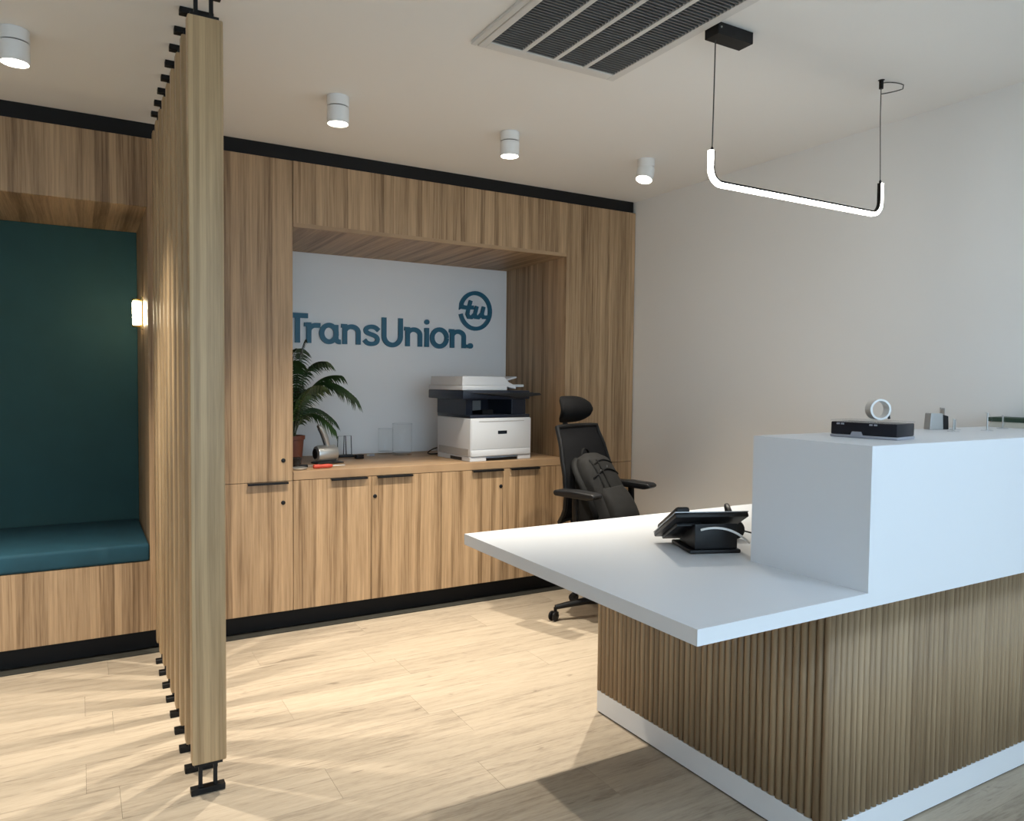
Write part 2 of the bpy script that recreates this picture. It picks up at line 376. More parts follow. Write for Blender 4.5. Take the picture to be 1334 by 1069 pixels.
# ------------------------------------------------------------------ seating alcove with teal back and cushion
al = thing('seating_alcove', 'built-in wood bench alcove with dark teal back behind the slats', 'alcove')
AX0 = -1.55
boxo('back_panel', 'teal_panel', al, AX0, XA, YN - .03, YN - .001, .44, ZA, bev=.004)
boxo('side_panel', 'wood_side', al, XA, XA + .02, YC + DT, YN - .001, ZB, ZTB - .001)
boxo('side_panel', 'wood_side', al, AX0 - .02, AX0, YC + DT, YN - .001, ZB, ZTB - .001)
boxo('stile', 'wood_front', al, XA, XT0 - .001, YC, YC + DT, ZB, ZTB - .001, bev=.0008, seg=1)
boxo('stile', 'wood_front', al, XL + .001, AX0, YC, YC + DT, ZB, ZTB - .001)
boxo('header', 'wood_front', al, AX0 + .001, XA - .001, YC, YC + DT, ZA, ZTB - .001, bev=.0008, seg=1)
boxo('soffit', 'wood_soffit', al, AX0, XA - .0005, YC + DT, YN - .001, ZA, ZA + .02)
boxo('bench_front', 'wood_front', al, AX0 + .001, XA - .001, YC, YC + DT, ZB, .458, bev=.0008, seg=1)
boxo('bench_top', 'wood_counter', al, AX0, XA - .0005, YC + DT, YN - .031, .43, .457)
tag(boxo('seat_cushion', 'teal_fabric', None, AX0 + .002, XA - .002, YC - .006, YN - .034, .4585, .547, bev=.016, seg=4, smooth=True), 'long teal fabric bench cushion in the alcove', 'cushion')
# wall sconce on the alcove side
sc = thing('wall_sconce', 'small brass wall light glowing on the alcove side panel', 'lamp', (XA, 4.40, 1.70))
boxo('back_plate', 'brass', sc, -.008, 0, -.028, .028, -.085, .085, bev=.002)
bm = B(); lathe(bm, [(.018, .062), (.021, .064), (.021, .072), (.018, .074)], 24, (-.030, 0, 0)); obj('cap', bm, 'brass', sc, smooth=True)
bm = B(); lathe(bm, [(.018, -.074), (.021, -.072), (.021, -.064), (.018, -.062)], 24, (-.030, 0, 0)); obj('cap', bm, 'brass', sc, smooth=True)
bm = B(); lathe(bm, [(.015, -.0615), (.019, -.055), (.019, .055), (.015, .0615)], 24, (-.030, 0, 0)); obj('glass_tube', bm, 'sconce_glow', sc, smooth=True)
for z in (-.068, .068): boxo('bracket', 'brass', sc, -.02, -.008, -.008, .008, z - .004, z + .004)

# ------------------------------------------------------------------ slatted screen
ORD = ['nearest the camera, first', 'second', 'third', 'fourth', 'fifth', 'sixth', 'seventh', 'eighth', 'ninth and farthest, beside the alcove']
def slat_proto():
    bm = B(); box(bm, .004, .110, -.016, .034, .100, 2.508, bev=.005, seg=2); s = bpy.data.meshes.new('board'); bm.to_mesh(s); bm.free(); s.materials.append(MATS['wood_slat'])
    for p in s.polygons: p.use_smooth = True
    s.set_sharp_from_angle(angle=math.radians(50))
    out = {'board': s}
    for nm, z0, z1 in (('floor_bracket', 0.0, .100), ('ceiling_bracket', 2.508, CZ)):
        bm = B(); zp = (z0, z0 + .020) if nm == 'floor_bracket' else (z1 - .020, z1)
        box(bm, 0, .106, -.016, .016, zp[0], zp[1], bev=.0015, seg=1)
        zr = (zp[1], z1) if nm == 'floor_bracket' else (z0, zp[0])
        for x in (.030, .076): box(bm, x - .006, x + .006, -.006, .006, zr[0], zr[1])
        box(bm, .012, .098, -.012, .012, (zr[1] - .008) if nm == 'floor_bracket' else zr[0], zr[1] if nm == 'floor_bracket' else zr[0] + .008)
        me = bpy.data.meshes.new(nm); bm.to_mesh(me); bm.free(); me.materials.append(MATS['black_metal']); out[nm] = me
    return out
SM = slat_proto()
for k in range(9):
    t = thing('timber_slat', 'vertical timber screen slat on black brackets, ' + ORD[k] + ('' if k in (0, 8) else ' counted from the camera'), 'slat', (.300, 2.600 + .162 * k, 0), 0, 'slats of the timber room divider')
    for nm in ('board', 'floor_bracket', 'ceiling_bracket'):
        o = bpy.data.objects.new(nm, SM[nm]); COL.objects.link(o); o.parent = t

# ------------------------------------------------------------------ reception desk
DX0, DX1 = 1.233, XW - .004; DY0, DY1, DYP = 1.265, 2.4805, 1.679; ZT, ZTU, ZP = .797, .757, 1.2013; XP = 1.8614
FX, FY, FYB, ZPL = 1.843, 1.363, 2.461, .091
dk = thing('reception_desk', 'white reception desk with raised counter and fluted wood front', 'desk')
bm = B(); prism(bm, [(DX0, DY0), (XP, DY0), (XP, DYP), (DX1, DYP), (DX1, DY1), (DX0, DY1)], 'Z', ZTU, ZT, bev=0); obj('desktop', bm, 'desk_white', dk)
bm = B(); box(bm, XP, DX1, DY0, DYP, ZTU, ZP); obj('raised_counter', bm, 'desk_white', dk)
bm = B(); prism(bm, [(FX + .012, FY + .012), (DX1 - .004, FY + .012), (DX1 - .004, DYP - .05), (FX + .10, DYP - .05), (FX + .10, FYB), (FX + .012, FYB)], 'Z', ZPL, ZTU - .0005); obj('body', bm, 'carcass_dark', dk)
bm = B(); prism(bm, [(FX, FY), (DX1 - .004, FY), (DX1 - .004, DYP - .05), (FX + .10, DYP - .05), (FX + .10, FYB), (FX, FYB)], 'Z', .007, ZPL); obj('plinth', bm, 'plinth_white', dk)
bm = B(); prism(bm, [(FX + .006, FY + .006), (DX1 - .006, FY + .006), (DX1 - .006, DYP - .055), (FX + .095, DYP - .055), (FX + .095, FYB - .006), (FX + .006, FYB - .006)], 'Z', 0, .007); obj('shadow_gap', bm, 'black_plinth', dk)
def batten_mesh():
    bm = B(); P = .0270; r = .0125; pts = [(-r, .0)] + [(-r * math.cos(a), -r * math.sin(a)) for a in [PI * i / 8 for i in range(1, 8)]] + [(r, .0)]
    A = [bm.verts.new((x, y, ZPL + .0005)) for x, y in pts]; C = [bm.verts.new((x, y, ZTU - .001)) for x, y in pts]
    for i in range(len(pts) - 1): f = bm.faces.new((A[i], A[i+1], C[i+1], C[i])); f.smooth = True
    bm.faces.new(A[::-1]); bm.faces.new(C)
    me = bpy.data.meshes.new('batten'); bm.to_mesh(me); bm.free(); me.materials.append(MATS['wood_batten']); return me
bmesh_b = batten_mesh(); pitch = .0270
n1 = int((FYB - FY - .014) / pitch)
for i in range(n1 + 1):
    o = bpy.data.objects.new('batten', bmesh_b); COL.objects.link(o); o.parent = dk; o.location = (FX + .0118, FY + .0135 + i * pitch, 0); o.rotation_euler = (0, 0, -PI / 2)
n2 = int((DX1 - FX - .03) / pitch)
for i in range(n2 + 1):
    o = bpy.data.objects.new('batten', bmesh_b); COL.objects.link(o); o.parent = dk; o.location = (FX + .0135 + i * pitch, FY + .0118, 0)

# ------------------------------------------------------------------ ceiling: downlights, air-conditioning grille, pendant
DL_LABEL = ['white cylinder downlight left of the slatted screen', 'white cylinder downlight above the tall cupboard by the screen', 'white cylinder downlight in front of the niche, middle of three', 'tilted white cylinder downlight nearest the white wall corner', 'added unseen white cylinder downlight farthest left, above the alcove end']
DL = [(-.188, 3.245, (0, 0)), (.99, 3.262, (0, 0)), (1.862, 3.275, (0, 0)), (2.728, 3.27, (-.30, -.10)), (-1.06, 3.245, (0, 0))]  # last downlight is out of view, added to brighten left floor and alcove
for i, (x, yy, (tx, ty)) in enumerate(DL):
    t = thing('downlight', DL_LABEL[i], 'lamp', (x, yy, CZ), 0, 'ceiling downlights')
    bm = B(); lathe(bm, [(.046, 0), (.048, -.001), (.048, -.043), (.046, -.044)], 32); obj('mount', bm, 'lamp_white', t, smooth=True)
    bm = B(); lathe(bm, [(.043, -.043), (.043, -.050)], 24); obj('joint', bm, 'black_metal', t)
    bm = B(); n = 32; lathe(bm, [(.047, -.048), (.048, -.049), (.048, -.116), (.047, -.1175), (.044, -.1175), (.042, -.110), (.041, -.109)], n); h = obj('head', bm, 'lamp_white', t, smooth=True)
    bm = B(); lathe(bm, [(.040, -.1095), (.040, -.1125), (.030, -.1145)], 24); ln = obj('lens', bm, 'lamp_lens', h, smooth=True)
    h.rotation_euler = (ty, -tx, 0); h.location = (-tx * .055, ty * -.055, -.003 if tx else 0)
    ld = bpy.data.lights.new('downlight_beam', 'SPOT'); ld.energy = SPOT_W; ld.color = WARM; ld.spot_size = math.radians(88); ld.spot_blend = 1.0; ld.shadow_soft_size = .02
    lo = bpy.data.objects.new('downlight_beam', ld); COL.objects.link(lo); lo.parent = h; lo.location = (0, 0, -.122)

for i, (px, lab) in enumerate(((1.05, 'left-hand'), (2.45, 'right-hand'))):
    t = thing('ceiling_panel_light', lab + ' square cool white light panel in the ceiling near the glazing', 'lamp', (px, -.25, CZ), 0, 'ceiling light panels near the glazing')
    bm = B()
    for q in ((-.31, .31, -.31, -.295), (-.31, .31, .295, .31), (-.31, -.295, -.295, .295), (.295, .31, -.295, .295)): box(bm, *q, -.010, 0)
    obj('frame', bm, 'lamp_white', t); boxo('diffuser', 'panel_glow', t, -.295, .295, -.295, .295, -.007, -.001)

ac = thing('air_conditioner_grille', 'white ceiling air grille with dark louvres and three bars', 'air grille', (0, 0, CZ))
gx0, gx1, gy0, gy1 = 1.240, 1.885, 1.32, 2.475
bm = B()
for a in ((gx0, gx0 + .022, gy0, gy1), (gx0 + .028, gx0 + .056, gy0, gy1), (gx1 - .036, gx1, gy0, gy1), (gx0 + .056, gx1 - .036, gy0, gy0 + .05), (gx0 + .056, gx1 - .036, gy1 - .05, gy1)): box(bm, a[0], a[1], a[2], a[3], -.014, 0, bev=.002, seg=1)
box(bm, gx0 + .02, gx0 + .03, gy0, gy1, -.008, 0)
obj('frame', bm, 'grille_white', ac)
ix0, ix1, iy0, iy1 = gx0 + .056, gx1 - .036, gy0 + .05, gy1 - .05
boxo('backing', 'grille_dark', ac, ix0, ix1, iy0, iy1, -.002, -.0003)
sw = (ix1 - ix0) / 4
for i in range(1, 4): boxo('bar', 'grille_white', ac, ix0 + i * sw - .009, ix0 + i * sw + .009, iy0, iy1, -.014, -.002)
for i in range(4):
    bm = B(); yy = iy0 + .006
    a, b_ = ix0 + i * sw + (.009 if i else 0), ix0 + (i + 1) * sw - (.009 if i < 3 else 0)
    while yy < iy1:
        box(bm, a, b_, yy, yy + .005, -.0115, -.003); yy += .0165
    o = obj('louvres', bm, 'grille_grey', ac); o['kind'] = 'stuff'

pd = thing('pendant_lamp', 'slim bracket-shaped linear pendant lamp glowing over the desk', 'lamp', (0, 0, 0))
cb = boxo('canopy', 'black_metal', pd, 1.893, 2.060, 1.902, 1.968, CZ - .040, CZ, bev=.0015, seg=1)
bm = B(); lathe(bm, [(.003, 1.8985), (.003, 1.902)], 10, (1.905, 0, CZ - .018), 'Y'); obj('screw', bm, 'steel', cb)
PY = 1.936; X0, X1, Z0 = 1.905, 2.850, 2.062; R_ = .05
path = [(X0, PY, 2.172), (X0, PY, Z0 + R_)] + [(X0 + R_ - R_ * math.cos(a), PY, Z0 + R_ - R_ * math.sin(a)) for a in [PI/2 * i / 8 for i in range(1, 9)]]
path += [(X1 - R_ + R_ * math.sin(a), PY, Z0 + R_ - R_ * math.cos(a)) for a in [PI/2 * i / 8 for i in range(0, 9)]] + [(X1, PY, 2.190)]
def channel(bm, path, y0, y1, r0, r1):
    """strip of rectangular section following the U path in the XZ plane; r0..r1 is the range along the outward normal"""
    q = []; k = len(path)
    for i, p in enumerate(path):
        a = Vector(path[max(i-1, 0)]); c = Vector(path[min(i+1, k-1)]); t = (c - a).normalized(); nrm = Vector((t.z, 0, -t.x))
        p = Vector(p)
        # outward is away from the inside of the U: right of travel direction reversed
        o1 = p - nrm * -r0; o2 = p - nrm * -r1
        q.append([bm.verts.new((o1.x, y0, o1.z)), bm.verts.new((o1.x, y1, o1.z)), bm.verts.new((o2.x, y1, o2.z)), bm.verts.new((o2.x, y0, o2.z))])
    fs = []
    for A, C in zip(q, q[1:]):
        for j in range(4): fs.append(bm.faces.new((A[j], A[(j+1) % 4], C[(j+1) % 4], C[j])))
    fs.append(bm.faces.new(q[0][::-1])); fs.append(bm.faces.new(q[-1])); bmesh.ops.recalc_face_normals(bm, faces=fs)
bm = B(); channel(bm, path, PY - .0065, PY + .0065, -.0115, -.0045); obj('channel', bm, 'black_metal', pd)
bm = B(); channel(bm, path, PY - .0075, PY + .0075, -.0044, .0095); obj('light_strip', bm, 'led_tube', pd)
bm = B(); tube(bm, [(X0 + .003, PY, 2.172), (X0 + .010, PY + .004, 2.35), (1.925, 1.948, CZ - .040)], .0022, 8); obj('cable', bm, 'cable_grey', pd)
bm = B(); lathe(bm, [(.005, 2.171), (.005, 2.180), (.002, 2.186)], 12, (X0 + .003, PY, 0)); obj('cable_grip', bm, 'black_metal', pd)
bm = B(); tube(bm, [(X1 - .003, PY, 2.190), (2.826, 1.930, 2.45), (2.820, 1.926, CZ - .028)], .0018, 8); obj('wire', bm, 'cable_grey', pd)
bm = B(); lathe(bm, [(.005, 2.189), (.005, 2.198), (.002, 2.204)], 12, (X1 - .003, PY, 0)); obj('cable_grip', bm, 'black_metal', pd)
bm = B(); lathe(bm, [(.0085, CZ - .034), (.0085, CZ - .002), (.013, CZ)], 16, (2.820, 1.926, 0)); hk = obj('ceiling_anchor', bm, 'black_metal', pd)
lp = bez([(2.824, 1.926, CZ - .012), (2.84, 1.92, CZ - .003), (2.90, 1.90, CZ - .001), (2.912, 1.89, CZ - .012)], 8) + bez([(2.905, 1.888, CZ - .03), (2.87, 1.90, CZ - .045), (2.835, 1.922, CZ - .052), (2.820, 1.926, CZ - .055)], 8)
bm = B(); tube(bm, lp, .0022, 6); obj('wire_loop', bm, 'cable_grey', hk)

# ------------------------------------------------------------------ wall sign
SW = .031; SD = .018
sg = thing('wall_sign', 'raised blue company lettering with round emblem on the white niche wall', 'sign', (0, YN, 0))
zb, zx, zc = 1.595, 1.727, 1.784; zm = zx - SW / 2
def n_letter(x0):
    bm = B(); s = x0 + .024
    ribbon(bm, [(x0, zm + .004), (s + .012, zm + .001)], SW * .8, SD * .95); ribbon(bm, [(s, zx), (s, zb)], SW, SD)
    ribbon(bm, [(s, zm - .035)] + arc(s + .046, zm - .036, .046, .036, 170, 0, 14) + [(s + .092, zb)], SW, SD * .98); return bm
L_ = []
bm = B(); ribbon(bm, [(1.143, zc - SW / 2), (1.275, zc - SW / 2)], SW, SD); ribbon(bm, [(1.209, zc - .002), (1.209, zb)], SW, SD * .98); L_.append(bm)
bm = B(); ribbon(bm, [(1.251, zm + .002), (1.29, zm)], SW * .8, SD * .95); ribbon(bm, [(1.281, zx), (1.281, zb)], SW, SD); ribbon(bm, [(1.281, 1.66)] + arc(1.327, 1.670, .046, .040, 170, 92, 8) + [(1.356, zm - .001)], SW, SD * .98); L_.append(bm)
bm = B(); ribbon(bm, arc(1.413, 1.661, .048, .054, 0, 360, 28), SW, SD); ribbon(bm, [(1.459, zx - .008), (1.459, 1.632)] + arc(1.483, 1.632, .024, .024, 190, 272, 6) + [(1.490, 1.608)], SW, SD * .98); L_.append(bm)
L_.append(n_letter(1.494))
bm = B(); ribbon(bm, [(1.752, 1.694)] + arc(1.703, 1.6935, .042, .024, 35, 175, 9) + bez([(1.661, 1.692, 0), (1.662, 1.668, 0), (1.700, 1.668, 0), (1.742, 1.662, 0), (1.744, 1.635, 0)], 10)[1:] + arc(1.700, 1.628, .043, .026, 0, -150, 10) + [(1.652, 1.628)], SW * .92, SD); L_.append(bm)
bm = B(); ribbon(bm, [(1.790, zc)] + arc(1.8495, 1.660, .0595, .060, 180, 360, 18) + [(1.909, zc)], SW * 1.02, SD); L_.append(bm)
L_.append(n_letter(1.937))
bm = B(); ribbon(bm, [(2.086, zm), (2.112, zm)], SW * .8, SD * .95); ribbon(bm, [(2.104, zx), (2.104, zb)], SW, SD); lathe(bm, [(.0175, 0), (.0175, -SD)], 20, (2.104, 0, 1.768), 'Y'); L_.append(bm)
bm = B(); ribbon(bm, arc(2.201, 1.661, .056, .059, 0, 360, 28), SW, SD); L_.append(bm)
L_.append(n_letter(2.276))
bm = B(); ribbon(bm, [(2.405, 1.612), (2.428, 1.608)], SW * .7, SD * .95); lathe(bm, [(.0195, 0), (.0195, -SD)], 20, (2.445, 0, 1.613), 'Y'); L_.append(bm)
for bm in L_: obj('letter', bm, 'sign_blue', sg)
em = bpy.data.objects.new('emblem', None); COL.objects.link(em); em.parent = sg
ring = [(2.4835 + .120 * math.cos(a), 1.866 + .128 * math.sin(a)) for a in [math.radians(192 + (528 - 192) * i / 40) for i in range(41)]]
bm = B(); ribbon(bm, ring + [(2.372, 1.900), (2.384, 1.888), (2.410, 1.886), (2.469, 1.890)], .028, SD); obj('ring', bm, 'sign_blue', em)
bm = B(); ribbon(bm, [(2.446, 1.938), (2.425, 1.868), (2.420, 1.840), (2.430, 1.820), (2.454, 1.819), (2.478, 1.842)], .026, SD * .98); obj('letter', bm, 'sign_blue', em)
bm = B(); ribbon(bm, [(2.496, 1.900), (2.480, 1.842), (2.487, 1.822), (2.510, 1.821), (2.533, 1.845)], .026, SD * .96); ribbon(bm, [(2.551, 1.900), (2.537, 1.843), (2.550, 1.824), (2.595, 1.826)], .026, SD * .97); obj('letter', bm, 'sign_blue', em)

# ------------------------------------------------------------------ printer
pr = thing('printer', 'white and navy multifunction laser printer on the worktop', 'printer', (2.067, 4.085, ZCT), math.radians(4.8))
W_, D_ = .460, .420
body = B(); box(body, 0, W_, 0, D_, .030, .268, bev=.008, seg=2)
bd = obj('body', body, 'printer_white', pr, smooth=True)
bm = B(); box(bm, 0, .12, .004, D_ - .01, 0, .031, bev=.003, seg=1); box(bm, W_ - .10, W_, .004, D_ - .01, 0, .031, bev=.003, seg=1); box(bm, .12, W_ - .10, .03, D_ - .02, .004, .031); obj('foot_base', bm, 'printer_white', pr)
bm = B(); box(bm, .12, W_ - .10, .012, .03, .003, .016); obj('grip_recess', bm, 'printer_black', pr)
bm = B(); box(bm, -.0012, 0.0, .10, .24, .004, .022); obj('side_grip', bm, 'printer_black', pr)
bm = B(); box(bm, .006, W_ - .006, -.003, .003, .074, .258, bev=.003, seg=2); fp = obj('front_panel', bm, 'printer_white', pr, smooth=True)
bm = B(); box(bm, .20, .268, -.006, -.003, .168, .188, bev=.002, seg=2); obj('badge', bm, 'screen_dark', fp)
bm = B(); box(bm, .06, W_ - .06, -.0045, -.003, .246, .250); obj('seam_line', bm, 'printer_grey', fp)
bm = B(); box(bm, .006, W_ - .006, -.003, .003, .032, .0715, bev=.003, seg=2); obj('paper_tray', bm, 'printer_white', pr, smooth=True)
bm = B(); box(bm, -.0025, .002, .02, D_ - .03, .036, .078, bev=.001, seg=1); obj('side_seam', bm, 'printer_grey', pr)
bm = B(); box(bm, .002, W_ - .006, .008, D_, .268, .288, bev=.004, seg=2); obj('top_deck', bm, 'printer_navy', pr, smooth=True)
bm = B(); box(bm, .002, .05, .06, D_, .288, .385); box(bm, W_ - .14, W_ - .03, .02, D_, .288, .385, bev=.004, seg=2); box(bm, .05, W_ - .14, .30, D_, .288, .385); obj('column', bm, 'printer_navy', pr)
bm = B(); box(bm, .10, .26, .295, .30, .300, .368, bev=.0); obj('output_back', bm, 'printer_grey', pr)
bm = B(); prism(bm, [(.055, .289), (.31, .289), (.31, .296), (.055, .318)], 'X', .12, .20); obj('output_ramp', bm, 'printer_black', pr)
bm = B(); box(bm, -.06, W_ - .02, -.01, D_ + .01, .385, .440, bev=.006, seg=2); obj('scanner', bm, 'printer_navy', pr, smooth=True)
bm = B(); prism(bm, [(.02 - .03, .425), (W_ * .55, .425), (W_ + .035, .425), (W_ + .050, .412), (W_ * .70, .392), (W_ * .6, .40)], 'Y', -.045, .05, bev=.003); cpn = obj('control_panel', bm, 'printer_black', pr)
bm = B(); box(bm, W_ * .62, W_ - .02, -.044, .03, .4255, .429); obj('screen', bm, 'screen_dark', cpn)
bm = B(); box(bm, -.06, .27, .0, D_ + .005, .441, .470, bev=.004, seg=2); obj('scanner_lid', bm, 'printer_white', pr, smooth=True)
bm = B(); prism(bm, [(-.06, .470), (.245, .470), (.30, .455), (.34, .448), (.34, .470), (.285, .492), (.25, .527), (-.058, .527)], 'Y', .002, D_ - .02, bev=.004); obj('document_feeder', bm, 'printer_white', pr)
bm = B(); prism(bm, [(.27, .458), (.42, .462), (.42, .478), (.27, .478)], 'Y', .03, D_ - .08, bev=.003); obj('lower_tray', bm, 'printer_white', pr)
bm = B(); prism(bm, [(.27, .490), (.385, .520), (.383, .530), (.27, .502)], 'Y', .06, D_ - .12, bev=.002); obj('upper_tray', bm, 'printer_white', pr)
bm = B(); tube(bm, bez([(.02, D_ - .01, .06), (-.05, D_ + .02, .05), (-.07, D_ + .05, .004), (-.02, D_ + .10, .004), (.10, D_ + .12, .004)], 14), .004, 8); obj('power_cord', bm, 'black_plastic', pr)

# ------------------------------------------------------------------ palm in a pot
pl = thing('potted_palm', 'small green parlour palm in brown pot beside the tall cupboard', 'plant', (1.062, 4.36, ZCT))
bm = B(); lathe(bm, [(.040, 0), (.046, .002), (.060, .150), (.066, .152), (.067, .173), (.060, .174), (.058, .160), (.01, .158)], 28); pot = obj('pot', bm, 'terracotta', pl, smooth=True)
bm = B(); lathe(bm, [(.004, .165), (.057, .1605), (.058, .158)], 24); obj('soil', bm, 'soil', pot)
rp = random.Random(3)
def frond(base, mid, tip, L, width, mat, seed, droop=.75, n=17):
    width *= .72
    r = random.Random(seed); ax = bez([base, mid, tip], n * 2); bm = B()
    tube(bm, ax, [.0042 * (1 - .75 * i / (len(ax) - 1)) for i in range(len(ax))], 5)
    o = obj('frond_stem', bm, 'palm_stem', None)
    bm = B()
    for i in range(5, len(ax) - 1):
        t = i / (len(ax) - 1); p = ax[i]; d = (ax[i+1] - ax[i-1]).normalized(); side = d.cross(Vector((0, 0, 1)))
        side = side.normalized() if side.length > .05 else Vector((1, 0, 0))
        ll = L * (0.45 + .55 * math.sin(PI * min(1, (t - .12) / .88 * .8 + .12))) * r.uniform(.85, 1.1)
        for s in (-1, 1):
            dd = (side * s * .75 + d * r.uniform(.5, .8)).normalized(); pts = []
            for j in range(5):
                u = j / 4; q = p + dd * (ll * u) + Vector((0, 0, -1)) * (droop * ll * u * u); q.x = max(q.x, -.060 + .004 * math.sin(9 * q.z + i)); q.y = min(q.y, .47); pts.append(q)
            wv = d * .6 + Vector((0, 0, .8)); wv.normalize(); prev = None
            for j, q in enumerate(pts):
                w = width * (.35, .9, 1.0, .65, .02)[j] * .5; v = (bm.verts.new(q - wv * w), bm.verts.new(q + wv * w))
                if prev: bm.faces.new((prev[0], prev[1], v[1], v[0]))
                prev = v
    f = obj('frond', bm, mat, pl); o.parent = f; return f
F_ = [((0, 0, .17), (.08, -.02, .66), (.365, -.02, .385), .125, .017, 'palm_leaf'), ((0, .01, .17), (.02, .02, .62), (.16, -.10, .60), .12, .015, 'palm_leaf'), ((-.01, 0, .17), (-.02, .05, .65), (.07, .16, .68), .13, .015, 'palm_leaf'), ((.01, -.01, .17), (.05, -.05, .55), (.26, -.08, .52), .10, .014, 'palm_leaf'),
      ((0, 0, .17), (.06, .06, .44), (.27, .12, .25), .11, .014, 'palm_leaf'), ((.01, 0, .17), (.05, -.07, .42), (.215, -.12, .20), .09, .012, 'palm_leaf'), ((0, 0, .17), (-.05, -.05, .6), (-.04, -.20, .60), .12, .015, 'palm_leaf'), ((0, 0, .17), (.03, -.10, .5), (.10, -.24, .46), .11, .014, 'palm_leaf'),
      ((.005, .0, .17), (.01, -.05, .50), (.135, -.09, .44), .07, .014, 'palm_leaf_young'), ((0, 0, .17), (.0, .08, .5), (.18, .24, .42), .11, .014, 'palm_leaf'), ((0, .01, .17), (-.03, .06, .4), (.02, .22, .33), .10, .013, 'palm_leaf'), ((0, 0, .17), (.01, -.02, .6), (.06, -.03, .72), .11, .013, 'palm_leaf')]
for i, a in enumerate(F_): frond(*a, seed=i)
for i in range(5):
    a = rp.uniform(0, 6.28); bm = B(); tube(bm, [(.018 * math.cos(a), .018 * math.sin(a), .155), (.010 * math.cos(a), .010 * math.sin(a), .30), (.004 * math.cos(a), .004 * math.sin(a), .40)], [.008, .006, .004], 7); obj('stem', bm, 'palm_stem', pl, smooth=True)

# ------------------------------------------------------------------ small things on the worktop
def glass_vase(loc, r, hgt, label, wt=.003):
    v = thing('glass_vase', label, 'vase', loc, 0, 'clear glass vases')
    bm = B(); lathe(bm, [(r * .97, 0), (r, .003), (r, hgt - .002), (r - wt * .5, hgt), (r - wt, hgt - .002), (r - wt, .016), (r * .5, .014)], 36); obj('cylinder', bm, 'clear_glass', v, smooth=True)
    bm = B(); lathe(bm, [(r - wt - .001, .0165), (r - wt - .0005, .018)], 36); obj('thick_base', bm, 'acrylic', v)
    bm = B(); tube(bm, [(r * .985 * math.cos(2*PI*i/36), r * .985 * math.sin(2*PI*i/36), hgt) for i in range(36)], .0018, 6, closed=True); obj('rim', bm, 'acrylic', v, smooth=True)
glass_vase((1.862, 4.686, ZCT), .066, .208, 'tall clear glass cylinder vase left of the printer')
glass_vase((1.785, 4.795, ZCT), .050, .170, 'smaller clear glass vase standing behind the taller one')

st = thing('desk_gadget', 'silver drum-shaped desk gadget with a raised curved arm', 'gadget', (1.262, 4.39, ZCT), math.radians(12))
bm = B(); prism(bm, [(-.075, 0), (.095, 0), (.095, .008), (.06, .014), (-.06, .014), (-.075, .008)], 'Y', -.045, .045, bev=.003); obj('base', bm, 'dark_steel', st)
bm = B(); lathe(bm, [(.030, -.068), (.044, -.064), (.050, -.050), (.050, .052), (.044, .062), (.020, .066)], 28, (0, 0, .060), 'X'); obj('drum', bm, 'steel', st, smooth=True)
bm = B(); lathe(bm, [(.030, -.072), (.030, -.068)], 24, (0, 0, .060), 'X'); obj('end_cap', bm, 'dark_steel', st)
bm = B(); tube(bm, bez([(.010, 0, .10), (-.004, 0, .15), (-.020, 0, .20), (-.040, 0, .222), (-.050, 0, .215)], 14), [.021 + .004 * math.sin(i * .3) for i in range(15)], 12, flat=.8); obj('arm', bm, 'steel', st, smooth=True)
bm = B(); tube(bm, bez([(-.006, -.004, .10), (-.022, -.004, .15), (-.036, -.004, .19), (-.050, -.004, .206)], 10), .007, 8); obj('arm_liner', bm, 'dark_steel', st, smooth=True)

lt = thing('glass_display', 'thin metal-edged glass frame on black base behind the silver gadget', 'frame', (1.468, 4.70, ZCT), math.radians(-6))
boxo('base', 'black_plastic', lt, -.060, .060, -.035, .035, 0, .014, bev=.003)
for x0, x1, yq in ((-.045, .012, -.012), (.0, .052, .014)):
    bm = B(); P = [(x0, yq, .014), (x0 + .004, yq, .135), (x1 - .004, yq, .135), (x1, yq, .014)]; tube(bm, P, .003, 6); fo = obj('metal_edge', bm, 'dark_steel', lt)
    boxo('pane', 'clear_glass', fo, x0 + .005, x1 - .005, yq - .001, yq + .001, .014, .132)
cu = thing('desk_clip', 'small black box clip on the worktop beside the glass frame', 'clip', (1.522, 4.56, ZCT), .2)
boxo('body', 'black_plastic', cu, -.026, .026, -.018, .018, 0, .026, bev=.004, smooth=True)
bm = B(); tube(bm, [(-.018, -.018, .013), (-.018, -.026, .013), (.018, -.026, .013), (.018, -.018, .013)], .002, 6); obj('loop', bm, 'dark_steel', cu)
er = thing('eraser', 'small pale eraser block on the worktop near the back', 'eraser', (1.64, 4.68, ZCT), -.3)
boxo('block', 'paper_cream', er, -.025, .025, -.011, .011, 0, .014, bev=.003, smooth=True); boxo('sleeve', 'case_grey', er, -.008, .0255, -.0115, .0115, -.0, .0145, bev=.001)
sd = thing('screwdriver', 'red-handled screwdriver lying at the front of the worktop', 'tool', (1.175, 4.150, ZCT), math.radians(3))
bm = B(); lathe(bm, [(.007, -.055), (.0115, -.052), (.0125, -.030), (.0105, -.010), (.0125, .030), (.010, .048), (.006, .056)], 14, (0, 0, .0125), 'X'); obj('handle', bm, 'tool_red', sd, smooth=True)
bm = B(); lathe(bm, [(.0035, .054), (.0035, .122), (.002, .130)], 10, (0, 0, .0125), 'X'); obj('shaft', bm, 'steel', sd, smooth=True)
bw = thing('knife', 'dark folding knife lying between the jar and screwdriver', 'knife', (1.098, 4.235, ZCT), math.radians(-4))
boxo('grip', 'black_plastic', bw, -.045, .015, -.012, .012, 0, .018, bev=.005, smooth=True)
bm = B(); prism(bm, [(.015, -.008), (.075, -.006), (.085, .002), (.075, .008), (.015, .008)], 'Z', .006, .010); obj('blade', bm, 'steel', bw)
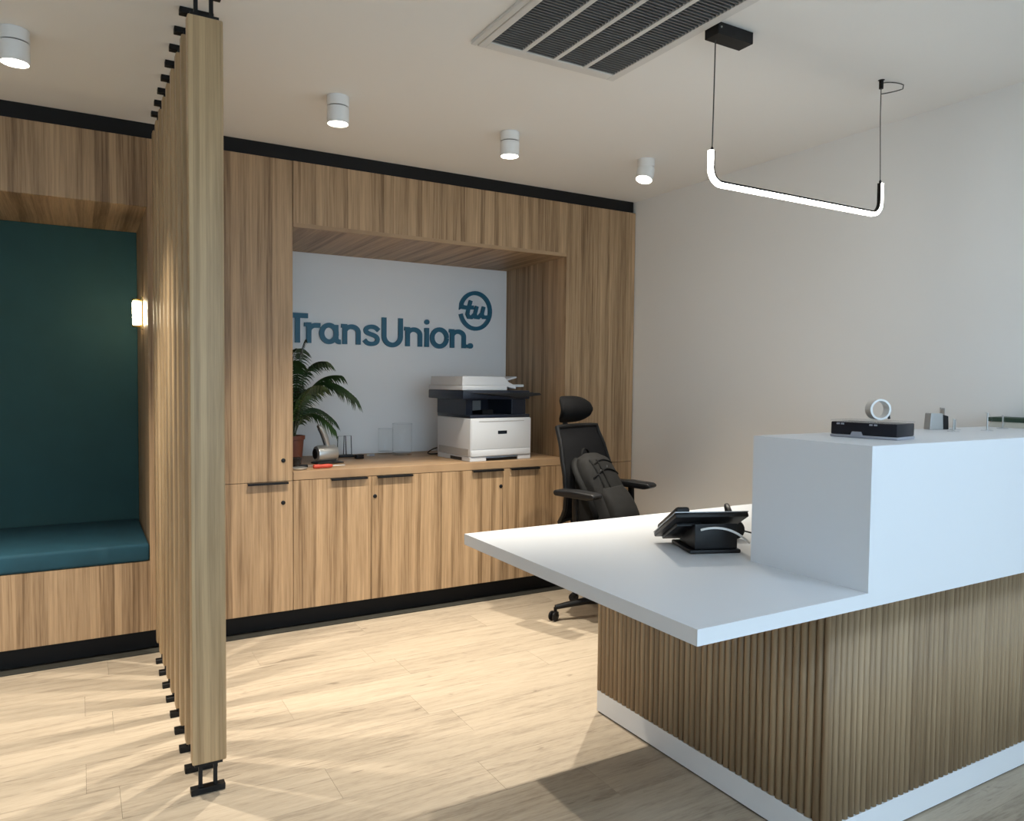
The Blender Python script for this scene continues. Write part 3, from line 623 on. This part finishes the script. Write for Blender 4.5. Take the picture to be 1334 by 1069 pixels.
jr = thing('glass_candle_holder', 'little clear glass holder on metal dish by the cupboard edge', 'holder', (1.043, 4.150, ZCT))
bm = B(); lathe(bm, [(.030, 0), (.040, .002), (.046, .010), (.044, .012), (.03, .008), (.005, .007)], 28); obj('dish', bm, 'steel', jr, smooth=True)
bm = B(); lathe(bm, [(.014, .0085), (.024, .012), (.026, .030), (.022, .036), (.012, .040), (.008, .046), (.008, .072), (.011, .080), (.006, .083)], 24); obj('glass_stem', bm, 'clear_glass', jr, smooth=True)
bx = thing('small_planter', 'dark little pot tucked behind the glass holder', 'pot', (1.045, 4.235, ZCT))
bm = B(); lathe(bm, [(.022, 0), (.026, .002), (.032, .050), (.034, .052), (.034, .058), (.029, .058), (.028, .048), (.004, .047)], 24); obj('pot', bm, 'soil', bx, smooth=True)

# ------------------------------------------------------------------ office chair (front is local +Y)
ch = thing('office_chair', 'black mesh office chair with headrest behind the desk', 'chair', (2.66, 3.44, 0), math.radians(200))
bm = B(); lathe(bm, [(.030, .075), (.048, .080), (.048, .112), (.034, .125)], 24); obj('hub', bm, 'chair_frame', ch, smooth=True)
bm = B(); lathe(bm, [(.026, .12), (.026, .27), (.018, .272), (.018, .40)], 20); obj('gas_lift', bm, 'chair_frame', ch, smooth=True)
a0 = math.radians(0)
wdir = math.radians(165 - 200)
for k in range(5):
    a = wdir + k * 2 * PI / 5; ca, sa = math.cos(a), math.sin(a)
    bm = B(); tube(bm, [(.03 * ca, .03 * sa, .100), (.15 * ca, .15 * sa, .104), (.27 * ca, .27 * sa, .088), (.335 * ca, .335 * sa, .078)], [.026, .023, .018, .015], 10, flat=.9); lg = obj('leg', bm, 'chair_frame', ch, smooth=True)
    px, py = .335 * ca, .335 * sa; tx, ty = -sa, ca
    bm = B(); lathe(bm, [(.010, .050), (.010, .078)], 10, (px, py, 0)); lathe(bm, [(.018, .030), (.020, .050), (.008, .056)], 12, (px, py, 0))
    cs = obj('caster', bm, 'chair_frame', lg, smooth=True)
for k in range(5):
    a = wdir + k * 2 * PI / 5; px, py = .345 * math.cos(a), .345 * math.sin(a); ax_ = a + .6
    for s in (-1, 1):
        bm = B(); lathe(bm, [(.018, -.007), (.027, -.005), (.028, 0), (.027, .005), (.018, .007)], 20, (0, 0, 0), 'Y')
        w = obj('wheel', bm, 'black_plastic', ch, smooth=True, loc=(px - s * .013 * math.sin(ax_), py + s * .013 * math.cos(ax_), .028), rot=(0, 0, ax_))
boxo('mechanism', 'chair_frame', ch, -.09, .09, -.16, .10, .40, .445, bev=.012, smooth=True)
bm = B(); prism(bm, [(-.23, .475), (-.21, .455), (.20, .450), (.245, .465), (.262, .490), (.235, .512), (.15, .520), (-.20, .522)], 'X', -.245, .245, bev=.018, seg=4); obj('seat', bm, 'chair_fabric', ch, smooth=True)
# backrest: curved mesh sheet and its frame; z up, leaning backwards (-Y)
def bp(u, t):
    """u -1..1 across, t 0..1 up the back"""
    w = .215 + .03 * math.sin(PI * min(1, t * 1.1)) - .012 * t * t
    z = .555 + t * .545
    P = ((0, -.250), (.12, -.205), (.28, -.188), (.5, -.198), (.75, -.235), (1, -.285))
    for (a, ya), (b_, yb2) in zip(P, P[1:]):
        if t <= b_: break
    k = (t - a) / (b_ - a); k = k * k * (3 - 2 * k) * .4 + k * .6; yb = ya + (yb2 - ya) * k
    return Vector((u * w, yb + .035 * u * u, z))
bm = B(); nu, nt_ = 12, 16
for side, dy in ((0, .004), (1, -.004)):
    G = [[bm.verts.new(bp(-1 + 2 * i / nu, j / nt_) + Vector((0, dy, 0))) for i in range(nu + 1)] for j in range(nt_ + 1)]
    for j in range(nt_):
        for i in range(nu): bm.faces.new((G[j][i], G[j][i+1], G[j+1][i+1], G[j+1][i]))
obj('back_mesh', bm, 'chair_mesh', ch, smooth=True)
per = [bp(-1, j / 14) for j in range(15)] + [bp(-1 + 2 * i / 10, 1) for i in range(1, 11)] + [bp(1, 1 - j / 14) for j in range(1, 15)] + [bp(1 - 2 * i / 10, 0) for i in range(1, 10)]
bm = B(); tube(bm, per, .0135, 8, closed=True); obj('back_frame', bm, 'chair_frame', ch, smooth=True)
bm = B(); tube(bm, bez([(0, -.10, .425), (0, -.33, .42), (0, -.30, .62), (0, -.26, .86), (0, -.305, 1.08)], 16), [.030 - .0006 * i for i in range(17)], 10, flat=.6); obj('spine', bm, 'chair_frame', ch, smooth=True)
bm = B(); box(bm, -.13, .13, -.222, -.196, .64, .74, bev=.012, seg=3); obj('lumbar_pad', bm, 'chair_frame', ch, smooth=True)
bm = B(); tube(bm, bez([(0, -.295, 1.06), (0, -.36, 1.10), (0, -.35, 1.15), (0, -.315, 1.19)], 8), .017, 10); obj('headrest_stem', bm, 'chair_frame', ch, smooth=True)
bm = B(); nu, nv = 20, 12
def hp(u, v, side):
    uu = (-1 + 2 * u) * .995; vv = -1 + 2 * v
    k = (1 - abs(uu) ** 4.0) ** .5
    zz = 1.198 + .080 * vv * k
    yy = -.280 + .030 * uu * uu - .045 * (vv * k) ** 2
    th = .020 * (1 - abs(uu) ** 4) ** .5 * (1 - abs(vv) ** 4) ** .5 + .003
    return Vector((uu * .158, yy + (th if side else -th), zz))
for side in (0, 1):
    G = [[bm.verts.new(hp(i / nu, j / nv, side)) for i in range(nu + 1)] for j in range(nv + 1)]
    if side == 0: G0 = G
    for j in range(nv):
        for i in range(nu): bm.faces.new((G[j][i], G[j][i+1], G[j+1][i+1], G[j+1][i]))
def edge_loop(G): return [G[0][i] for i in range(nu + 1)] + [G[j][nu] for j in range(1, nv + 1)] + [G[nv][i] for i in range(nu - 1, -1, -1)] + [G[j][0] for j in range(nv - 1, 0, -1)]
ea, eb = edge_loop(G0), edge_loop(G)
for i in range(len(ea)): bm.faces.new((ea[i], ea[(i+1) % len(ea)], eb[(i+1) % len(ea)], eb[i]))
bmesh.ops.recalc_face_normals(bm, faces=bm.faces[:]); obj('headrest', bm, 'chair_fabric', ch, smooth=True)
for s in (-1, 1):
    bm = B(); tube(bm, bez([(s * .12, -.02, .435), (s * .30, -.03, .43), (s * .305, -.05, .55), (s * .295, -.05, .735)], 12), [.024] * 7 + [.020] * 6, 10, flat=.7); ar = obj('armrest_post', bm, 'chair_frame', ch, smooth=True)
    bm = B(); prism(bm, [(-.175, .742), (-.165, .728), (.06, .722), (.095, .730), (.108, .744), (.09, .760), (-.05, .766), (-.17, .760)], 'X', s * .295 - .046, s * .295 + .046, bev=.010, seg=3); obj('arm_pad', bm, 'black_plastic', ar, smooth=True)

# ------------------------------------------------------------------ backpack leaning on the chair back (local frame of the chair, own object)
bk = thing('backpack', 'charcoal fabric backpack leaning on the office chair', 'bag', (2.66, 3.44, .526), math.radians(200))
def sect(z):
    """half width, y centre, half depth at height t"""
    t = z
    return (.150 * (1 - max(0, t - .60) ** 2 * 2.6), -.015 - .135 * t, .150 * (1 - .60 * t) * (1 - max(0, t - .8) ** 2 * 8))
bm = B(); nz, na = 14, 28; G = []
for j in range(nz + 1):
    t = j / nz; hw, yc, hd = sect(t); z = .42 * t; sh = 1.0
    if j == 0: sh = .82
    if j == nz: sh = .55; z = .417
    ring_ = []
    for i in range(na):
        a = 2 * PI * i / na; c, s = math.cos(a), math.sin(a); e = .55
        x = math.copysign(abs(c) ** e, c) * hw * sh; y = math.copysign(abs(s) ** e, s) * hd * sh
        wr = 1 + .02 * math.sin(7 * a + 9 * t) + .015 * math.sin(13 * a - 17 * t)
        ring_.append(bm.verts.new((x * wr, yc + y * wr, z)))
    G.append(ring_)
for A, C in zip(G, G[1:]):
    for i in range(na): bm.faces.new((A[i], A[(i+1) % na], C[(i+1) % na], C[i]))
bm.faces.new(G[0][::-1]); bm.faces.new(G[-1]); obj('body', bm, 'bag_fabric', bk, smooth=True)
bm = B(); nz = 8; G = []
for j in range(nz + 1):
    t = j / nz; hw, yc, hd = sect(.04 + t * .52); z = .42 * (.02 + t * .54); ring_ = []
    bul = .055 * math.sin(PI * (.12 + .80 * t)) + .01
    for i in range(na):
        a = 2 * PI * i / na; c, s = math.cos(a), math.sin(a); e = .6
        ring_.append(bm.verts.new((math.copysign(abs(c) ** e, c) * .128 * (1 - .1 * t) * (.86 if j in (0, nz) else 1), yc + hd * .9 + math.copysign(abs(s) ** e, s) * bul, z)))
    G.append(ring_)
for A, C in zip(G, G[1:]):
    for i in range(na): bm.faces.new((A[i], A[(i+1) % na], C[(i+1) % na], C[i]))
bm.faces.new(G[0][::-1]); bm.faces.new(G[-1]); fpk = obj('front_pocket', bm, 'bag_fabric', bk, smooth=True)
def on_bag(x, t, off=.004):
    hw, yc, hd = sect(t); return Vector((x, yc + hd * (max(0, 1 - abs(x / hw) ** 3.6)) ** .28 + off, .42 * t))
bm = B(); tube(bm, [on_bag(-.13 + .26 * i / 12, .70 + .10 * math.sin(PI * i / 12)) for i in range(13)], .0035, 6); obj('zip', bm, 'bag_strap', bk)
bm = B(); tube(bm, [on_bag(-.10 + .20 * i / 12, .86 + .06 * math.sin(PI * i / 12)) for i in range(13)], .0035, 6); obj('zip', bm, 'bag_strap', bk)
bm = B(); p0 = on_bag(.06, .80); box(bm, p0.x - .004, p0.x + .004, p0.y, p0.y + .004, p0.z - .028, p0.z, bev=.001, seg=1); obj('zip_pull', bm, 'zip_metal', bk)
bm = B(); p0 = on_bag(-.02, .84); box(bm, p0.x - .004, p0.x + .004, p0.y, p0.y + .004, p0.z - .024, p0.z, bev=.001, seg=1); obj('zip_pull', bm, 'zip_metal', bk)
for xa, xb in ((.095, .075), (.045, .02)):
    bm = B(); tube(bm, [on_bag(xa + (xb - xa) * i / 10, .93 - .62 * i / 10, .003) for i in range(11)], .008, 6, flat=.45); obj('compression_strap', bm, 'bag_strap', bk, smooth=True)
bm = B(); tube(bm, bez([(-.04, -.19, .405), (-.03, -.20, .455), (.03, -.20, .455), (.04, -.19, .405)], 10), .008, 8, flat=.5); obj('top_handle', bm, 'bag_strap', bk, smooth=True)
for s in (-1, 1):
    bm = B(); tube(bm, bez([(s * .09, -.19, .39), (s * .21, -.18, .36), (s * .20, -.02, .20), (s * .165, .03, .08), (s * .14, -.02, .03)], 16), .017, 8, flat=.35); obj('shoulder_strap', bm, 'bag_strap', bk, smooth=True)
    bm = B(); tube(bm, [(s * .146, .0, .02), (s * .15, -.03, .16), (s * .135, -.08, .30), (s * .10, -.11, .38)], .0045, 6); obj('piping', bm, 'bag_strap', bk, smooth=True)

# ------------------------------------------------------------------ desk phone and things on the desk
ph = thing('desk_phone', 'black desk phone with tilted panel on the white desktop', 'phone', (1.695, 1.848, ZT), math.radians(-22))
# local: x across the phone, +y towards the user; the panel rises away from the user
TA = -27.0; TP = (0, .213, .018)
def tilt_box(name, mat, parent, x0, x1, y0, y1, z0, z1, bev=.004):
    bm = B(); box(bm, x0, x1, y0, y1, z0, z1, bev=bev, seg=2)
    bmesh.ops.rotate(bm, verts=bm.verts[:], cent=TP, matrix=Matrix.Rotation(math.radians(TA), 3, 'X')); return obj(name, bm, mat, parent, smooth=True)
boxo('base', 'black_plastic', ph, .055, .235, .012, .19, 0, .014, bev=.005, smooth=True)
bm = B(); prism(bm, [(.020, .014), (.175, .014), (.060, .088), (.022, .100)], 'X', .075, .225, bev=.004); obj('stand', bm, 'black_plastic', ph, smooth=True)
pn = tilt_box('panel', 'black_plastic', ph, 0, .255, -.026, .213, .018, .034)
tilt_box('bezel', 'phone_silver', pn, -.001, .256, -.027, .214, .0342, .0375, .001)
tilt_box('screen', 'screen_dark', pn, .085, .235, -.012, .075, .0376, .0390, .0005)
for r_ in range(4):
    for c_ in range(3): tilt_box('key', 'black_plastic', pn, .10 + c_ * .04, .13 + c_ * .04, .095 + r_ * .026, .113 + r_ * .026, .0376, .041, .001)
tilt_box('handset', 'black_plastic', ph, .010, .058, -.015, .200, .0378, .060, .009)
tilt_box('under_tray', 'black_plastic', ph, .020, .110, .03, .19, .004, .0178, .003)
bm = B(); tube(bm, bez([(.085, -.004, .085), (.13, -.035, .105), (.19, -.03, .095), (.262, .01, .035)], 16), .0038, 8); obj('cable', bm, 'tape_white', ph, smooth=True)
hd = thing('headset', 'black telephone headset lying behind the desk phone', 'headset', (2.13, 1.99, ZT), .9)
bm = B(); tube(bm, [(.075 * math.cos(a), .02 + .02 * math.sin(a), .045 + .07 * math.sin(a)) for a in [PI * i / 14 for i in range(15)]], .008, 8, flat=.5); obj('headband', bm, 'black_plastic', hd, smooth=True)
for s in (-1, 1):
    bm = B(); lathe(bm, [(.020, -.016), (.034, -.014), (.036, 0), (.034, .014), (.020, .018)], 24, (s * .072, .02, .037), 'X'); obj('ear_cup', bm, 'black_plastic', hd, smooth=True)
bm = B(); tube(bm, bez([(-.085, .02, .04), (-.09, -.04, .03), (-.07, -.09, .012), (-.03, -.10, .008)], 10), .003, 6); obj('microphone_boom', bm, 'black_plastic', hd, smooth=True)

cs_ = thing('storage_case', 'navy flat plastic case with clear lid on the raised counter', 'case', (2.076, 1.561, ZP), math.radians(-80))
bm = B(); box(bm, 0, .208, 0, .128, 0, .009, bev=.003); obj('tray', bm, 'case_grey', cs_, smooth=True)
bm = B(); box(bm, .002, .206, .002, .126, .009, .048, bev=.003); obj('box', bm, 'case_navy', cs_, smooth=True)
bm = B(); box(bm, 0, .208, 0, .128, .0482, .055, bev=.003); obj('lid', bm, 'acrylic', cs_, smooth=True)
for x0 in (.022, .125):
    for dx in (0, .014): boxo('catch', 'case_grey', cs_, x0 + dx, x0 + dx + .009, -.0012, .0018, .040, .045)
bm = B(); prism(bm, [(.065, .004), (.107, .004), (.100, .020), (.072, .020)], 'Y', -.002, .0018); obj('latch', bm, 'case_grey', cs_)
tp = thing('tape_roll', 'clear white roll of tape standing on the storage case', 'tape', (2.185, 1.470, ZP + .0555), math.radians(-28))
bm = B(); n = 32; prof = [(.033, -.018), (.033, .018), (.027, .018), (.027, -.018)]
Gs = [[bm.verts.new((r * math.cos(2*PI*i/n), yv, .033 + r * math.sin(2*PI*i/n))) for i in range(n)] for r, yv in prof]
for A, C in zip(Gs, Gs[1:] + Gs[:1]):
    for i in range(n): bm.faces.new((A[i], A[(i+1) % n], C[(i+1) % n], C[i]))
bmesh.ops.recalc_face_normals(bm, faces=bm.faces[:]); tag(tp, tp['label'], 'tape'); obj('roll', bm, 'tape_white', tp, smooth=True)
bm = B(); tube(bm, [(.034, 0, .03), (.0355, 0, .010), (.037, 0, .003)], .004, 6); obj('loose_end', bm, 'dark_steel', tp)
pf = thing('card_holder', 'silver card box with black side on the counter near the wall', 'holder', (2.79, 1.645, ZP), math.radians(-14))
bm = B(); prism(bm, [(-.035, 0), (.028, 0), (.024, .060), (-.030, .062)], 'Y', -.015, .015, bev=.002); obj('shell', bm, 'frame_silver', pf)
bm = B(); prism(bm, [(.0285, 0), (.055, 0), (.052, .050), (.025, .056)], 'Y', -.013, .013, bev=.001); obj('side', bm, 'black_plastic', pf)
def display_stand(loc, hgt, label, rz):
    d = thing('display_stand', label, 'stand', loc, rz, 'little clear display stands')
    bm = B(); lathe(bm, [(.018, 0), (.020, .001), (.018, .003), (.003, .004)], 20); obj('foot', bm, 'acrylic', d, smooth=True)
    bm = B(); lathe(bm, [(.0028, .003), (.0028, hgt)], 8); obj('post', bm, 'frame_silver', d)
    bm = B(); tube(bm, bez([(-.012, 0, hgt), (0, 0, hgt + .004), (.012, 0, hgt - .002), (.024, 0, hgt - .018), (.026, 0, hgt - .035), (.014, 0, hgt - .04)], 12), .0022, 6); obj('hook', bm, 'acrylic', d)
display_stand((2.713, 1.530, ZP), .046, 'short clear display stand in the middle of the counter', .3)
display_stand((2.899, 1.512, ZP), .066, 'taller clear display stand nearer the right edge', -.2)
display_stand((2.83, 1.590, ZP), .038, 'small clear display stand behind and between the two others', .9)
display_stand((3.10, 1.560, ZP), .052, 'clear display stand beside the green folder stack', .1)
gf = thing('folder_stack', 'green folder resting on cream papers at the counter end', 'folders', (3.235, 1.60, ZP), .04)
boxo('papers', 'paper_cream', gf, -.035, .068, -.110, .060, 0, .022, bev=.001); boxo('folder', 'book_green', gf, -.040, .072, -.115, .065, .0222, .040, bev=.003)
wk = thing('wall_hook', 'tiny grey hook on the white wall above the counter', 'hook', (XW, 1.92, 1.262))
boxo('plate', 'frame_silver', wk, -.003, 0, -.010, .010, -.032, .004, bev=.001); bm = B(); tube(bm, [(-.003, 0, 0), (-.016, 0, .001), (-.018, 0, .006)], .003, 6); obj('peg', bm, 'frame_silver', wk)
